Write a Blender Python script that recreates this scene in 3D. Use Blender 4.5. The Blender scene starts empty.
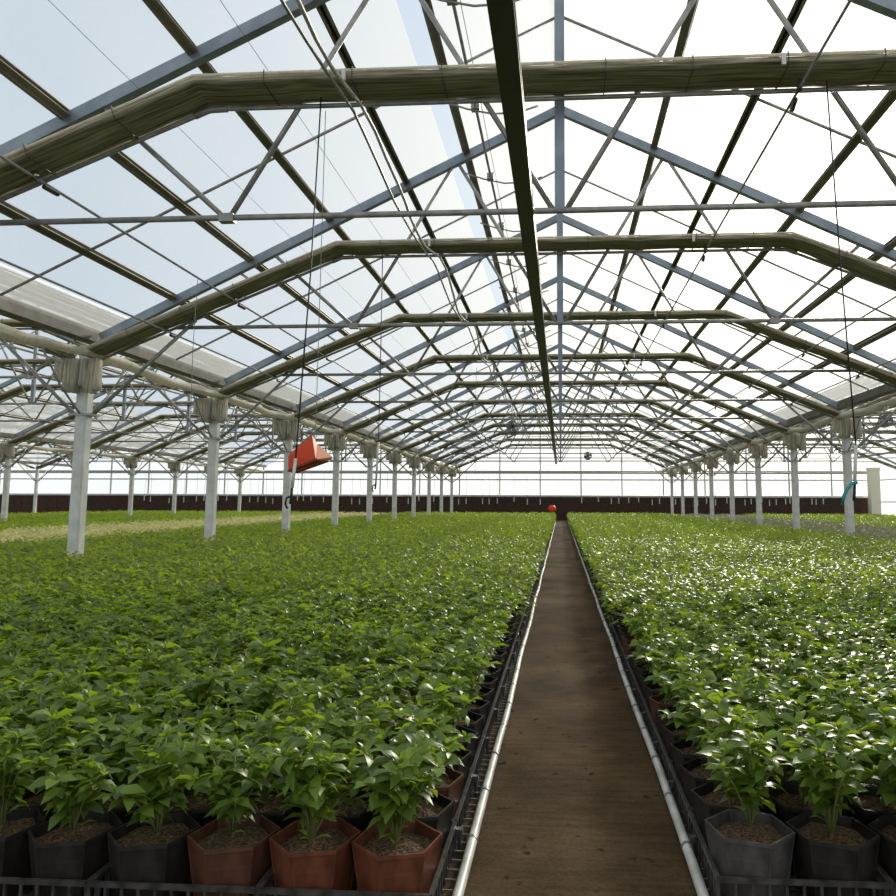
import bpy, math, random
import numpy as np
from mathutils import Vector, Matrix

random.seed(7)
C = bpy.context.scene.collection
PI = math.pi

# ------------------------------------------------------------------ dimensions
H = 1.156                       # eye height
Z0, S = 5.783, 3.803            # first frame, bay spacing along the house
def FY(k): return Z0 + S * k
HALF = 6.37
SPAN = 2 * HALF
YB = 47.6                       # end wall
YF = -5.0                       # where the roof stops behind the camera
def roof(x): return 6.38 - 0.49 * abs(x)          # rafter centre line
def beam(x):                                       # shade screen centre line
    x = abs(x)
    return 4.515 if x < 2.88 else 4.515 - 0.413 * (x - 2.88)

ORD = ['first', 'second', 'third', 'fourth', 'fifth', 'sixth', 'seventh', 'eighth', 'ninth', 'tenth', 'eleventh', 'twelfth',
       'thirteenth', 'fourteenth', 'fifteenth', 'sixteenth', 'seventeenth', 'eighteenth', 'nineteenth', 'twentieth']
def ordw(i):
    if i < 20: return ORD[i]
    t = ['twenty', 'thirty', 'forty', 'fifty', 'sixty', 'seventy', 'eighty', 'ninety'][(i + 1) // 10 - 2]
    r = (i + 1) % 10
    return t + '-' + ORD[r - 1] if r else t[:-1] + 'ieth'

# ------------------------------------------------------------------ materials
def mat(name, col, rough=0.5, metal=0.0, spec=0.5):
    m = bpy.data.materials.new(name); m.use_nodes = True
    b = m.node_tree.nodes['Principled BSDF']
    b.inputs['Base Color'].default_value = (*col, 1)
    b.inputs['Roughness'].default_value = rough
    b.inputs['Metallic'].default_value = metal
    b.inputs['Specular IOR Level'].default_value = spec
    return m

def noisy(m, c1, c2, scale=8.0, stretch=(1, 1, 1), detail=4.0, lo=0.35, hi=0.65, bump=0.0, coords='Object'):
    nt = m.node_tree; N = nt.nodes; L = nt.links
    b = N['Principled BSDF']
    tc = N.new('ShaderNodeTexCoord'); mp = N.new('ShaderNodeMapping'); mp.inputs['Scale'].default_value = stretch
    nz = N.new('ShaderNodeTexNoise'); nz.inputs['Scale'].default_value = scale; nz.inputs['Detail'].default_value = detail
    rp = N.new('ShaderNodeValToRGB')
    rp.color_ramp.elements[0].position = lo; rp.color_ramp.elements[0].color = (*c1, 1)
    rp.color_ramp.elements[1].position = hi; rp.color_ramp.elements[1].color = (*c2, 1)
    L.new(tc.outputs[coords], mp.inputs['Vector']); L.new(mp.outputs['Vector'], nz.inputs['Vector'])
    L.new(nz.outputs['Fac'], rp.inputs['Fac']); L.new(rp.outputs['Color'], b.inputs['Base Color'])
    if bump:
        bp = N.new('ShaderNodeBump'); bp.inputs['Strength'].default_value = bump; bp.inputs['Distance'].default_value = 0.02
        L.new(nz.outputs['Fac'], bp.inputs['Height']); L.new(bp.outputs['Normal'], b.inputs['Normal'])
    return m

M = {}
M['white'] = noisy(mat('white painted steel', (0.7, 0.7, 0.66), 0.45), (0.58, 0.575, 0.53), (0.76, 0.75, 0.70), 5)
M['galv'] = noisy(mat('galvanised steel', (0.38, 0.37, 0.33), 0.45, 0.3), (0.27, 0.265, 0.235), (0.42, 0.41, 0.37), 9)
M['rafter'] = noisy(mat('blue grey aluminium', (0.4, 0.47, 0.53), 0.4, 0.45), (0.19, 0.225, 0.26), (0.29, 0.335, 0.375), 3)
M['purlin'] = noisy(mat('dark olive purlin', (0.13, 0.12, 0.085), 0.5, 0.1), (0.14, 0.125, 0.08), (0.24, 0.22, 0.15), 4)
M['rail'] = mat('dark rail steel', (0.07, 0.065, 0.045), 0.45, 0.2)
def screen_mat():
    m = mat('olive screen cloth', (0.3, 0.28, 0.2), 0.85, 0, 0.3); nt = m.node_tree; N = nt.nodes; L = nt.links; b = N['Principled BSDF']
    tc = N.new('ShaderNodeTexCoord'); sp = N.new('ShaderNodeSeparateXYZ'); L.new(tc.outputs['Object'], sp.inputs[0])
    def mth(op, a, v):
        n = N.new('ShaderNodeMath'); n.operation = op; L.new(a, n.inputs[0])
        if hasattr(v, 'type'): L.new(v, n.inputs[1])
        else: n.inputs[1].default_value = v
        return n.outputs[0]
    ab = N.new('ShaderNodeMath'); ab.operation = 'ABSOLUTE'; L.new(sp.outputs['X'], ab.inputs[0])
    fall = mth('MULTIPLY', mth('MAXIMUM', mth('SUBTRACT', ab.outputs[0], 2.88), 0.0), 0.413)
    zz = mth('ADD', sp.outputs['Z'], fall)
    cb = N.new('ShaderNodeCombineXYZ'); L.new(mth('MULTIPLY', sp.outputs['X'], 0.35), cb.inputs[0]); L.new(mth('MULTIPLY', sp.outputs['Y'], 9.0), cb.inputs[1]); L.new(mth('MULTIPLY', zz, 9.0), cb.inputs[2])
    nz = N.new('ShaderNodeTexNoise'); nz.inputs['Scale'].default_value = 5; nz.inputs['Detail'].default_value = 5; L.new(cb.outputs[0], nz.inputs['Vector'])
    rp = N.new('ShaderNodeValToRGB'); e = rp.color_ramp.elements
    e[0].position = .32; e[0].color = (0.11, 0.095, 0.052, 1); e[1].position = .70; e[1].color = (0.47, 0.42, 0.285, 1)  # shade of the folds painted into the cloth colour as long streaks
    L.new(nz.outputs['Fac'], rp.inputs['Fac']); L.new(rp.outputs['Color'], b.inputs['Base Color'])
    bp = N.new('ShaderNodeBump'); bp.inputs['Strength'].default_value = .6; bp.inputs['Distance'].default_value = .02
    L.new(nz.outputs['Fac'], bp.inputs['Height']); L.new(bp.outputs['Normal'], b.inputs['Normal'])
    return m
M['screen'] = screen_mat()
M['curtain'] = noisy(mat('pale curtain cloth', (0.55, 0.52, 0.43), 0.9), (0.6, 0.56, 0.46), (0.86, 0.82, 0.71), 7, (3, 3, 1), 5, 0.3, 0.7, 0.3)
def add_trans(m, col, f):
    nt = m.node_tree; N = nt.nodes; L = nt.links
    t = N.new('ShaderNodeBsdfTranslucent'); t.inputs[0].default_value = (*col, 1)
    x = N.new('ShaderNodeMixShader'); x.inputs[0].default_value = f
    L.new(N['Principled BSDF'].outputs[0], x.inputs[1]); L.new(t.outputs[0], x.inputs[2]); L.new(x.outputs[0], N['Material Output'].inputs['Surface'])
add_trans(M['curtain'], (0.85, 0.8, 0.68), 0.4)
M['gutter'] = noisy(mat('weathered gutter steel', (0.17, 0.165, 0.14), 0.55, 0.2), (0.1, 0.097, 0.08), (0.18, 0.172, 0.145), 5)
M['dark'] = mat('dark plastic', (0.022, 0.021, 0.02), 0.5)
M['pot'] = noisy(mat('dark grey pot plastic', (0.03, 0.027, 0.024), 0.5, 0, 0.3), (0.016, 0.013, 0.011), (0.04, 0.033, 0.027), 22, (1, 1, .4))
M['pot_mid'] = noisy(mat('brown pot plastic', (0.09, 0.035, 0.02), 0.42), (0.07, 0.03, 0.018), (0.14, 0.055, 0.03), 22, (1, 1, .4))
M['pot_red'] = noisy(mat('red brown pot plastic', (0.2, 0.06, 0.03), 0.5, 0, 0.3), (0.095, 0.03, 0.015), (0.19, 0.062, 0.028), 22, (1, 1, .4))
M['pot_grey'] = noisy(mat('ash grey pot plastic', (0.085, 0.08, 0.075), 0.5, 0, 0.3), (0.055, 0.049, 0.043), (0.11, 0.1, 0.09), 22, (1, 1, .4))
M['soil'] = noisy(mat('potting soil', (0.1, 0.065, 0.035), 0.95), (0.04, 0.02, 0.01), (0.22, 0.135, 0.07), 110, (1, 1, 1), 3, 0.38, 0.68, 0.8)
M['tray'] = noisy(mat('black tray plastic', (0.05, 0.048, 0.045), 0.33), (0.035, 0.032, 0.028), (0.09, 0.083, 0.074), 30)
M['pipe'] = noisy(mat('white pipe', (0.7, 0.68, 0.62), 0.45), (0.5, 0.48, 0.43), (0.76, 0.74, 0.68), 6)
M['wire'] = mat('thin steel wire', (0.25, 0.25, 0.24), 0.5, 0.5)
M['black'] = mat('black rubber', (0.02, 0.02, 0.022), 0.5)
M['teal'] = mat('teal hose plastic', (0.02, 0.3, 0.32), 0.4)
M['stem'] = mat('green stem', (0.18, 0.22, 0.06), 0.6)
M['wood'] = mat('woody stem', (0.2, 0.15, 0.07), 0.8)
M['fan'] = mat('grey fan', (0.22, 0.23, 0.23), 0.5, 0.2)
M['pad'] = noisy(mat('brown cooling pad', (0.05, 0.026, 0.018), 0.95), (0.03, 0.016, 0.012), (0.085, 0.045, 0.032), 10, (3, 1, .6), 5)
M['cream'] = mat('cream wall panel', (0.7, 0.64, 0.5), 0.7)

def path_mat():
    m = mat('dusty brown concrete', (0.2, 0.15, 0.1), 0.95, 0, 0.08)
    nt = m.node_tree; N = nt.nodes; L = nt.links; b = N['Principled BSDF']
    tc = N.new('ShaderNodeTexCoord')
    def nz(scale, st, detail=5):
        mp = N.new('ShaderNodeMapping'); mp.inputs['Scale'].default_value = st
        n = N.new('ShaderNodeTexNoise'); n.inputs['Scale'].default_value = scale; n.inputs['Detail'].default_value = detail
        L.new(tc.outputs['Object'], mp.inputs['Vector']); L.new(mp.outputs['Vector'], n.inputs['Vector']); return n
    def ramp(n, a, ca, z, cz):
        r = N.new('ShaderNodeValToRGB'); e = r.color_ramp.elements
        e[0].position = a; e[0].color = (*ca, 1); e[1].position = z; e[1].color = (*cz, 1)
        L.new(n.outputs['Fac'], r.inputs['Fac']); return r
    base = ramp(nz(2.2, (1, .8, 1)), 0.3, (0.062, 0.039, 0.021), 0.7, (0.145, 0.094, 0.05))
    streak = ramp(nz(5, (1, 7, 1)), 0.35, (0.72, 0.7, 0.66), 0.65, (1, 1, 1))
    spot = ramp(nz(13, (1, 1, 1), 2), 0.27, (0.25, 0.2, 0.16), 0.34, (1, 1, 1))
    grit = ramp(nz(90, (1, 1, 1), 2), 0.3, (0.75, 0.75, 0.75), 0.7, (1.1, 1.1, 1.1))
    prev = base.outputs['Color']
    for r in (streak, spot, grit):
        mx = N.new('ShaderNodeMix'); mx.data_type = 'RGBA'; mx.blend_type = 'MULTIPLY'; mx.inputs[0].default_value = 1
        L.new(prev, mx.inputs[6]); L.new(r.outputs['Color'], mx.inputs[7]); prev = mx.outputs[2]
    L.new(prev, b.inputs['Base Color'])
    g = nz(90, (1, 1, 1), 3)
    bp = N.new('ShaderNodeBump'); bp.inputs['Strength'].default_value = 0.25; bp.inputs['Distance'].default_value = 0.01
    L.new(g.outputs['Fac'], bp.inputs['Height']); L.new(bp.outputs['Normal'], b.inputs['Normal'])
    return m
M['path'] = path_mat()
M['ground'] = noisy(mat('dark soil floor', (0.06, 0.045, 0.03), 0.95), (0.04, 0.03, 0.02), (0.1, 0.075, 0.05), 4, (1, 1, 1), 6)

def leaf_mat(name, dark, light, trans, rough=0.34, tw=0.35):
    m = mat(name, dark, rough); nt = m.node_tree; N = nt.nodes; L = nt.links; b = N['Principled BSDF']
    g = N.new('ShaderNodeNewGeometry'); r = N.new('ShaderNodeValToRGB')
    r.color_ramp.elements[0].color = (*dark, 1); r.color_ramp.elements[1].color = (*light, 1)
    L.new(g.outputs['Random Per Island'], r.inputs['Fac']); L.new(r.outputs['Color'], b.inputs['Base Color'])
    b.inputs['Specular IOR Level'].default_value = 0.42
    t = N.new('ShaderNodeBsdfTranslucent'); t.inputs['Color'].default_value = (*trans, 1)
    mx = N.new('ShaderNodeMixShader'); mx.inputs[0].default_value = tw
    L.new(b.outputs[0], mx.inputs[1]); L.new(t.outputs[0], mx.inputs[2])
    L.new(mx.outputs[0], N['Material Output'].inputs['Surface'])
    return m
M['leaf'] = leaf_mat('glossy green leaf', (0.032, 0.068, 0.012), (0.18, 0.27, 0.04), (0.46, 0.66, 0.03), 0.40, 0.36)
M['leaf_far'] = leaf_mat('green leaf of the bed', (0.032, 0.07, 0.01), (0.24, 0.33, 0.04), (0.50, 0.68, 0.03), 0.42, 0.38)
M['leaf_young'] = leaf_mat('young yellow green leaf', (0.2, 0.32, 0.03), (0.32, 0.45, 0.05), (0.5, 0.7, 0.05))
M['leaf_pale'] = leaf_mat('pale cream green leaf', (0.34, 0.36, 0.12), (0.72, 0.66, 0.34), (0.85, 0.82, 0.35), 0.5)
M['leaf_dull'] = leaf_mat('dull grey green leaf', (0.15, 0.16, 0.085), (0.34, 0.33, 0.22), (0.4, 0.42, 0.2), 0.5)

def panel_mat(name, tint, tl, diff=(0.96, 0.93, 0.86)):
    m = bpy.data.materials.new(name); m.use_nodes = True; nt = m.node_tree; N = nt.nodes; L = nt.links
    N.remove(N['Principled BSDF'])
    a = N.new('ShaderNodeBsdfTransparent'); a.inputs[0].default_value = (*tint, 1)
    t = N.new('ShaderNodeBsdfTranslucent'); t.inputs[0].default_value = (*diff, 1)
    d = N.new('ShaderNodeBsdfDiffuse'); d.inputs[0].default_value = (*diff, 1)
    y = N.new('ShaderNodeMixShader'); y.inputs[0].default_value = 0.35
    L.new(t.outputs[0], y.inputs[1]); L.new(d.outputs[0], y.inputs[2])
    x = N.new('ShaderNodeMixShader'); x.inputs[0].default_value = tl
    L.new(a.outputs[0], x.inputs[1]); L.new(y.outputs[0], x.inputs[2]); L.new(x.outputs[0], N['Material Output'].inputs['Surface'])
    return m
M['panel'] = panel_mat('milky roof glazing', (0.93, 0.95, 0.96), 0.38)
M['strip'] = panel_mat('blue tinted glazing strip', (0.76, 0.83, 0.91), 0.3, (0.66, 0.75, 0.86))
M['wallpanel'] = panel_mat('milky wall glazing', (0.95, 0.96, 0.95), 0.35)

def orange_mat():
    m = mat('orange red plastic', (0.75, 0.1, 0.03), 0.45); nt = m.node_tree; N = nt.nodes; L = nt.links
    t = N.new('ShaderNodeBsdfTranslucent'); t.inputs[0].default_value = (0.95, 0.2, 0.06, 1)
    x = N.new('ShaderNodeMixShader'); x.inputs[0].default_value = 0.45
    L.new(N['Principled BSDF'].outputs[0], x.inputs[1]); L.new(t.outputs[0], x.inputs[2])
    L.new(x.outputs[0], N['Material Output'].inputs['Surface'])
    return m
M['orange'] = orange_mat()
M['orange_shade'] = mat('red underside with painted shade', (0.25, 0.03, 0.01), 0.6)  # shade below the box painted as a darker red, on the rim too
M['orange_sunlit'] = mat('orange side with painted sunlight', (0.9, 0.42, 0.25), 0.5)  # sun coming through the plastic, painted as a paler orange

# ------------------------------------------------------------------ mesh builder
class MB:
    def __init__(s): s.v = []; s.f = []; s.mi = []
    def add(s, vs, fs, mi=0):
        b = len(s.v); s.v += [tuple(q) for q in vs]; s.f += [tuple(b + i for i in q) for q in fs]; s.mi += [mi] * len(fs); return s
    def box(s, x0, x1, y0, y1, z0, z1, mi=0):
        return s.add([(x0, y0, z0), (x1, y0, z0), (x1, y1, z0), (x0, y1, z0), (x0, y0, z1), (x1, y0, z1), (x1, y1, z1), (x0, y1, z1)],
                     [(0, 3, 2, 1), (4, 5, 6, 7), (0, 1, 5, 4), (1, 2, 6, 5), (2, 3, 7, 6), (3, 0, 4, 7)], mi)
    def sweep(s, pts, prof, up=(0, 0, 1), closed=True, mi=0, fn=None):
        """sweep a profile [(side, up)] along pts; fn(i, j, a, b) may perturb it"""
        pts = [Vector(p) for p in pts]; n = len(prof); rings = []
        for i, p in enumerate(pts):
            t = (pts[min(i + 1, len(pts) - 1)] - pts[max(i - 1, 0)]).normalized()
            u = Vector(up)
            if abs(t.dot(u)) > 0.95: u = Vector((0, 1, 0)) if abs(t.y) < 0.9 else Vector((1, 0, 0))
            sd = t.cross(u).normalized(); uu = sd.cross(t).normalized()
            r = []
            for j, (a, b) in enumerate(prof):
                if fn: a, b = fn(i, j, a, b)
                r.append(p + sd * a + uu * b)
            rings.append(r)
        vs = [q for r in rings for q in r]; fs = []
        for i in range(len(pts) - 1):
            for j in range(n):
                k = (j + 1) % n
                fs.append((i * n + j, i * n + k, (i + 1) * n + k, (i + 1) * n + j))
        if closed:
            fs.append(tuple(range(n - 1, -1, -1))); fs.append(tuple((len(pts) - 1) * n + j for j in range(n)))
        return s.add(vs, fs, mi)
    def tube(s, pts, r, n=8, mi=0):
        return s.sweep(pts, [(r * math.cos(2 * PI * j / n), r * math.sin(2 * PI * j / n)) for j in range(n)], mi=mi)
    def bar(s, a, b, w, h, up=(0, 0, 1), mi=0):
        return s.sweep([a, b], [(-w / 2, -h / 2), (w / 2, -h / 2), (w / 2, h / 2), (-w / 2, h / 2)], up, mi=mi)
    def ibeam(s, a, b, w, h, t=0.012, up=(0, 0, 1)):
        w /= 2; h /= 2; q = t / 2
        return s.sweep([a, b], [(-w, -h), (w, -h), (w, -h + t), (q, -h + t), (q, h - t), (w, h - t), (w, h), (-w, h), (-w, h - t), (-q, h - t), (-q, -h + t), (-w, -h + t)], up, closed=False)
    def mesh(s, name, mats, smooth=False):
        me = bpy.data.meshes.new(name); me.from_pydata(s.v, [], s.f)
        for m in (mats if isinstance(mats, (list, tuple)) else [mats]): me.materials.append(m)
        if any(s.mi): me.polygons.foreach_set('material_index', s.mi)
        if smooth: me.polygons.foreach_set('use_smooth', [True] * len(me.polygons))
        me.update(); return me
    def build(s, name, mats, parent=None, smooth=False):
        return link(name, s.mesh(name, mats, smooth), parent)

def link(name, data, parent=None, loc=None):
    o = bpy.data.objects.new(name, data); C.objects.link(o)
    if parent: o.parent = parent
    if loc: o.location = loc
    return o
def tag(o, label=None, cat=None, group=None, kind=None):
    for k, v in (('label', label), ('category', cat), ('group', group), ('kind', kind)):
        if v: o[k] = v
    return o
def thing(name, label, cat, loc=(0, 0, 0), group=None, rot=0.0):
    o = bpy.data.objects.new(name, None); C.objects.link(o); o.location = loc; o.rotation_euler.z = rot
    o.empty_display_size = 0.1
    return tag(o, label, cat, group)
def kids(o): return KIDS.get(o.name, [])
KIDS = {}
def dup(root, loc, label, group=None, rot=None, sc=None):
    r = root.copy(); C.objects.link(r); r.location = loc
    if rot is not None: r.rotation_euler.z = rot
    if sc: r.scale = (sc, sc, sc)
    r['label'] = label
    if group: r['group'] = group
    for ch in root.children:
        c = ch.copy(); C.objects.link(c); c.parent = r
        for g in ch.children:
            d = g.copy(); C.objects.link(d); d.parent = c
    return r
def struct(name, mb, m):
    return tag(mb.build(name, m), kind='structure')

# ------------------------------------------------------------------ setting
XL, XR = -HALF - 3 * SPAN, HALF + SPAN
struct('floor', MB().box(XL, XR, YF, YB, -0.2, 0.0), M['ground'])
struct('path', MB().box(-0.40, 0.50, YF, YB - 0.25, -0.1, 0.006), M['path'])

def slope_panel(name, cx, x0, x1, m, lift=0.1):
    b = MB(); t = 0.012
    za, zb = roof(x0) + lift, roof(x1) + lift
    b.add([(cx + x0, YF, za), (cx + x1, YF, zb), (cx + x1, YB, zb), (cx + x0, YB, za)], [(0, 1, 2, 3)])
    return struct(name, b, m)
for n, cx in enumerate((0, -SPAN, SPAN, -2 * SPAN, -3 * SPAN)):
    if n == 0:
        slope_panel('ceiling', cx, -HALF + .145, -1.50, M['panel'])
        slope_panel('ceiling', cx, -1.50, -1.31, M['strip'])
        slope_panel('ceiling', cx, -1.31, 0, M['panel'])
    else:
        slope_panel('ceiling', cx, -HALF + .145, 0, M['panel'])
    slope_panel('ceiling', cx, 0, HALF - .145, M['panel'])

# end wall: glazing over the cooling pad, mullions and rails as its parts
b = MB()
for c in (-3, -2, -1, 0, 1):
    x = c * SPAN
    b.add([(x - HALF, YB, 0.0), (x + HALF, YB, 0.0), (x + HALF, YB, roof(HALF) + .1), (x, YB, roof(0) + .1), (x - HALF, YB, roof(HALF) + .1)], [(0, 1, 2, 3, 4)])
wb = struct('wall_back', b, M['wallpanel'])
x = -1.29 - 2.56 * 16
i = 0
while x < XR:
    cx = round(x / SPAN) * SPAN
    MB().box(x - .035, x + .035, YB - .09, YB - .01, 1.5, roof(x - cx)).build('mullion', M['galv'], wb)
    x += 2.56
MB().box(XL, XR, YB - .16, YB - .01, 2.89, 3.08).build('cross_beam', M['galv'], wb)
MB().box(XL, XR, YB - .12, YB - .01, 2.47, 2.56).build('rail', M['white'], wb)
for z in (3.75, 4.5, 5.25):
    hx = (6.3 - z) / .49
    for c in (-2, -1, 0, 1):
        MB().box(c * SPAN - hx, c * SPAN + hx, YB - .06, YB - .02, z - .02, z + .02).build('glazing_bar', M['galv'], wb)
for nm, x in (('wall_right', XR), ('wall_left', XL)):
    w = struct(nm, MB().add([(x, YF, 0), (x, YB, 0), (x, YB, 3.3), (x, YF, 3.3)], [(0, 1, 2, 3)]), M['wallpanel'])
    s = -1 if x > 0 else 1
    for k in range(-2, 12):
        MB().box(min(x, x + s * .08), max(x, x + s * .08), FY(k) - .04, FY(k) + .04, 0, 3.3).build('mullion', M['white'], w)
    for z in (1.2, 2.5):
        MB().box(min(x, x + s * .05), max(x, x + s * .05), YF, YB, z - .03, z + .03).build('rail', M['white'], w)
pd = thing('cooling_pad', 'long dark brown cooling pad along the foot of the end wall', 'cooling pad', (0, YB - .2, 0))
b = MB(); x = XL + .3
while x < XR - .9:
    b.box(x, x + .585, -.09, .09, 0.05, 1.44); x += .6
b.box(XL + .3, XR - .35, .04, .1, .05, 1.44); b.build('pad', M['pad'], pd)
MB().tube([(XL + .3, -.12, 1.5), (XR - .3, -.12, 1.5)], .06, 10).build('distribution_pipe', M['white'], pd, True)
MB().box(XL + .3, XR - .3, -.12, .1, 0.0, .06).build('sump_channel', M['dark'], pd)
b = MB().box(-.28, .28, -.25, .25, 0, 3.2).box(-.31, .31, -.28, .28, 3.1, 3.25)
tag(b.build('corner_pier', M['cream']), 'cream panelled pier standing at the end of the brown pad by the bright side wall', 'pier').location = (XR - .35, YB - 1.0, 0)

# ------------------------------------------------------------------ steel frame
def make_truss():
    t = thing('roof_truss', '', 'roof truss')
    for s in (-1, 1):
        b = MB()
        a, e = (s * 6.2, 0, roof(6.2)), (0, 0, roof(0))
        b.bar(a, e, .055, .10)
        d = Vector((0, 0, -.065))
        b.bar(Vector(a) + d, Vector(e) + d, .085, .022)
        b.build('rafter', M['rafter'], t)
    MB().tube([(-5.15, 0, 3.46), (5.15, 0, 3.46)], .026, 8).build('tie_rod', M['galv'], t, True)
    MB().box(-.04, .04, -.03, .03, 3.46, 6.36).build('king_post', M['rafter'], t)
    for s in (-1, 1):
        for p, q in (((s * .05, 0, 3.46), (s * 1.36, 0, roof(1.36) - .05)), ((s * 2.70, 0, 3.46), (s * 1.42, 0, roof(1.42) - .05)), ((s * 2.74, 0, 3.46), (s * 3.84, 0, roof(3.84) - .05))):
            MB().tube([p, q], .023, 8).build('strut', M['galv'], t, True)
        MB().box(s * 2.72 - .06, s * 2.72 + .06, -.034, .034, 3.42, 3.49).build('gusset', M['galv'], t)
        MB().tube([(s * 5.1, .03, 3.47), (s * 4.92, .03, 3.70)], .02, 6).build('hanger', M['galv'], t, True)
        MB().tube([(s * 4.1, 0, beam(4.1) + .05), (s * 4.32, 0, roof(4.32) - .05)], .02, 6).build('hanger', M['galv'], t, True)
    return t
BAYS = [(0, 'the bay over the path', 0), (-1, 'the bay over the pale plants', 1), (1, 'the bay over the grey plants', 2), (-2, 'the bay two roofs beyond the box', 5), (-3, 'outermost bay beyond the pale plants', 10)]
truss0 = make_truss()

def make_screen():
    t = thing('shade_screen', '', 'shade screen')
    xs = [-6.22] + list(np.arange(-6.0, 6.01, .2)) + [6.22]
    xs = sorted(set([round(float(x), 3) for x in xs] + [-2.88, 2.88]))
    rnd = random.Random(3)
    n = 18
    prof = []
    for j in range(n):
        a = 2 * PI * j / n
        ca, sa = math.cos(a), math.sin(a)
        prof.append((.178 * math.copysign(abs(ca) ** .6, ca), .042 * math.copysign(abs(sa) ** .6, sa)))
    fold = [rnd.uniform(-.012, .012) for _ in range(n)]
    sag = [rnd.uniform(-.007, .008) for _ in xs]
    wob = [[rnd.uniform(-.006, .006) for _ in range(n)] for _ in xs]
    def fn(i, j, a, b):
        k = 1 + (fold[j] + wob[i][j]) / .11
        return a * k, b * k + (sag[i] if b < 0 else sag[i] * .2)
    b = MB(); b.sweep([(x, 0, beam(x) + .015) for x in xs], prof, fn=fn)
    b.build('cloth_roll', M['screen'], t, True)
    MB().tube([(x, .165, beam(x) - .045) for x in (-6.2, -2.88, 2.88, 6.2)], .02, 8).build('lower_pipe', M['galv'], t, True)
    MB().tube([(x, -.165, beam(x) + .055) for x in (-6.2, -2.88, 2.88, 6.2)], .012, 6).build('upper_cable', M['curtain'], t, True)
    for x in (-5.6, -4.9, -4.2, -3.5, -2.3, -1.6, -.9, 0.35, 1.0, 1.7, 2.4, 3.5, 4.2, 4.9, 5.6):
        zz = beam(x); sl = 0 if abs(x) < 2.88 else -.413 * math.copysign(1, x)
        b = MB(); pr = [(-.186, -.036), (.15, -.042), (.186, .055), (-.186, .07)]
        w = .006
        ring = [(x - sl * pz * .9, py, zz + pz) for py, pz in pr]
        for q in range(4):
            b.bar(ring[q], ring[(q + 1) % 4], .006, .006)
        b.build('tie_cord', M['rail'], t)
    for s in (-1, 1):
        MB().box(s * 1.66 - .015, s * 1.66 + .015, -.21, -.19, 4.47, 4.56).build('clip', M['white'], t)
        MB().tube([(s * 2.74, .165, 4.47), (s * 2.90, .165, 4.465), (s * 3.02, .165, 4.415)], .028, 8).build('coupling', M['galv'], t, True)
    return t
screen0 = make_screen()

def thin_rafter():
    t = thing('intermediate_rafter', '', 'rafter')
    for s in (-1, 1):
        MB().tube([(s * 6.15, 0, roof(6.15) + .03), (0, 0, roof(0) + .03)], .016, 6).build('rafter_tube', M['galv'], t, True)
    return t
inter0 = thin_rafter()

first = True
for bi, phrase, k0 in BAYS:
    m = 0
    for k in range(k0, 11):
        l1 = f'grey steel roof truss, {ordw(m)} from the camera in {phrase}'
        l2 = f'rolled olive shade screen, {ordw(m)} from the camera in {phrase}'
        loc = (bi * SPAN, FY(k), 0)
        if first:
            truss0.location = loc; truss0['label'] = l1; screen0.location = (loc[0], loc[1] - .20, -.09); screen0['label'] = l2
            truss0['group'] = 'roof trusses'; screen0['group'] = 'rolled shade screens'
        else:
            dup(truss0, loc, l1); dup(screen0, (loc[0], loc[1] - .20, -.09), l2)
        if k < 10 and bi in (0, -1, 1) and not (bi and k < 2):
            l3 = f'thin tubular rafter pair behind the {ordw(m)} truss of {phrase}'
            li = (bi * SPAN, FY(k) + S / 2, 0)
            if first: inter0.location = li; inter0['label'] = l3; inter0['group'] = 'thin rafters between trusses'
            else: dup(inter0, li, l3)
        first = False; m += 1

# purlins, ridges, gutters
SIDES = {-1: 'the slope towards the orange box', 1: 'the slope towards the sun'}
PX = (1.25, 2.06, 3.08, 4.16, 5.2)
yA, yB = YF, YB - .1
def longrun(name, mb, m, label, cat, group=None, smooth=False, x=0):
    o = mb.build(name, m, None, smooth); o.location.x = x
    return tag(o, label, cat, group)
b = MB().ibeam((0, yA, 0), (0, yB, 0), .09, .08, .014)
b.box(-.014, .014, yA, yB, -.04, .04)
purlin_mesh = b.mesh('purlin', M['purlin'])
for bi, phrase, k0 in BAYS[:4]:
    for s in (-1, 1):
        for j, px in enumerate(PX):
            o = link('purlin', purlin_mesh, None, (bi * SPAN + s * px, 0, roof(px) + .045))
            o.rotation_euler.y = s * math.atan(.49)
            sl = {-1: 'blue slope', 1: 'sunward slope'}[s]
            tag(o, f'olive purlin {ordw(j)} below ridge, {sl} of {phrase}', 'purlin', 'roof purlins')
    longrun('ridge_beam', MB().box(-.05, .05, yA, yB, roof(0) + .04, roof(0) + .12), M['rafter'], f'grey ridge beam along the top of {phrase}', 'ridge beam', x=bi * SPAN)
GUT = [(-HALF, 'between the concrete path bay and the pale plants bay'), (HALF, 'between the concrete path bay and the dull grey plants bay'), (-HALF - SPAN, 'beyond the pale plants bay'), (-HALF - 2 * SPAN, 'outermost past the pale plants')]
for gx, ph in GUT:
    b = MB()
    z = roof(6.2)
    b.sweep([(0, yA, z), (0, yB, z)], [(-.125, .085), (-.10, -.06), (.10, -.06), (.125, .085), (.11, .085), (.088, -.045), (-.088, -.045), (-.11, .085)], closed=False)
    longrun('gutter', b, M['gutter'], f'long grey roof gutter {ph}', 'gutter', 'roof gutters', x=gx)

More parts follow.
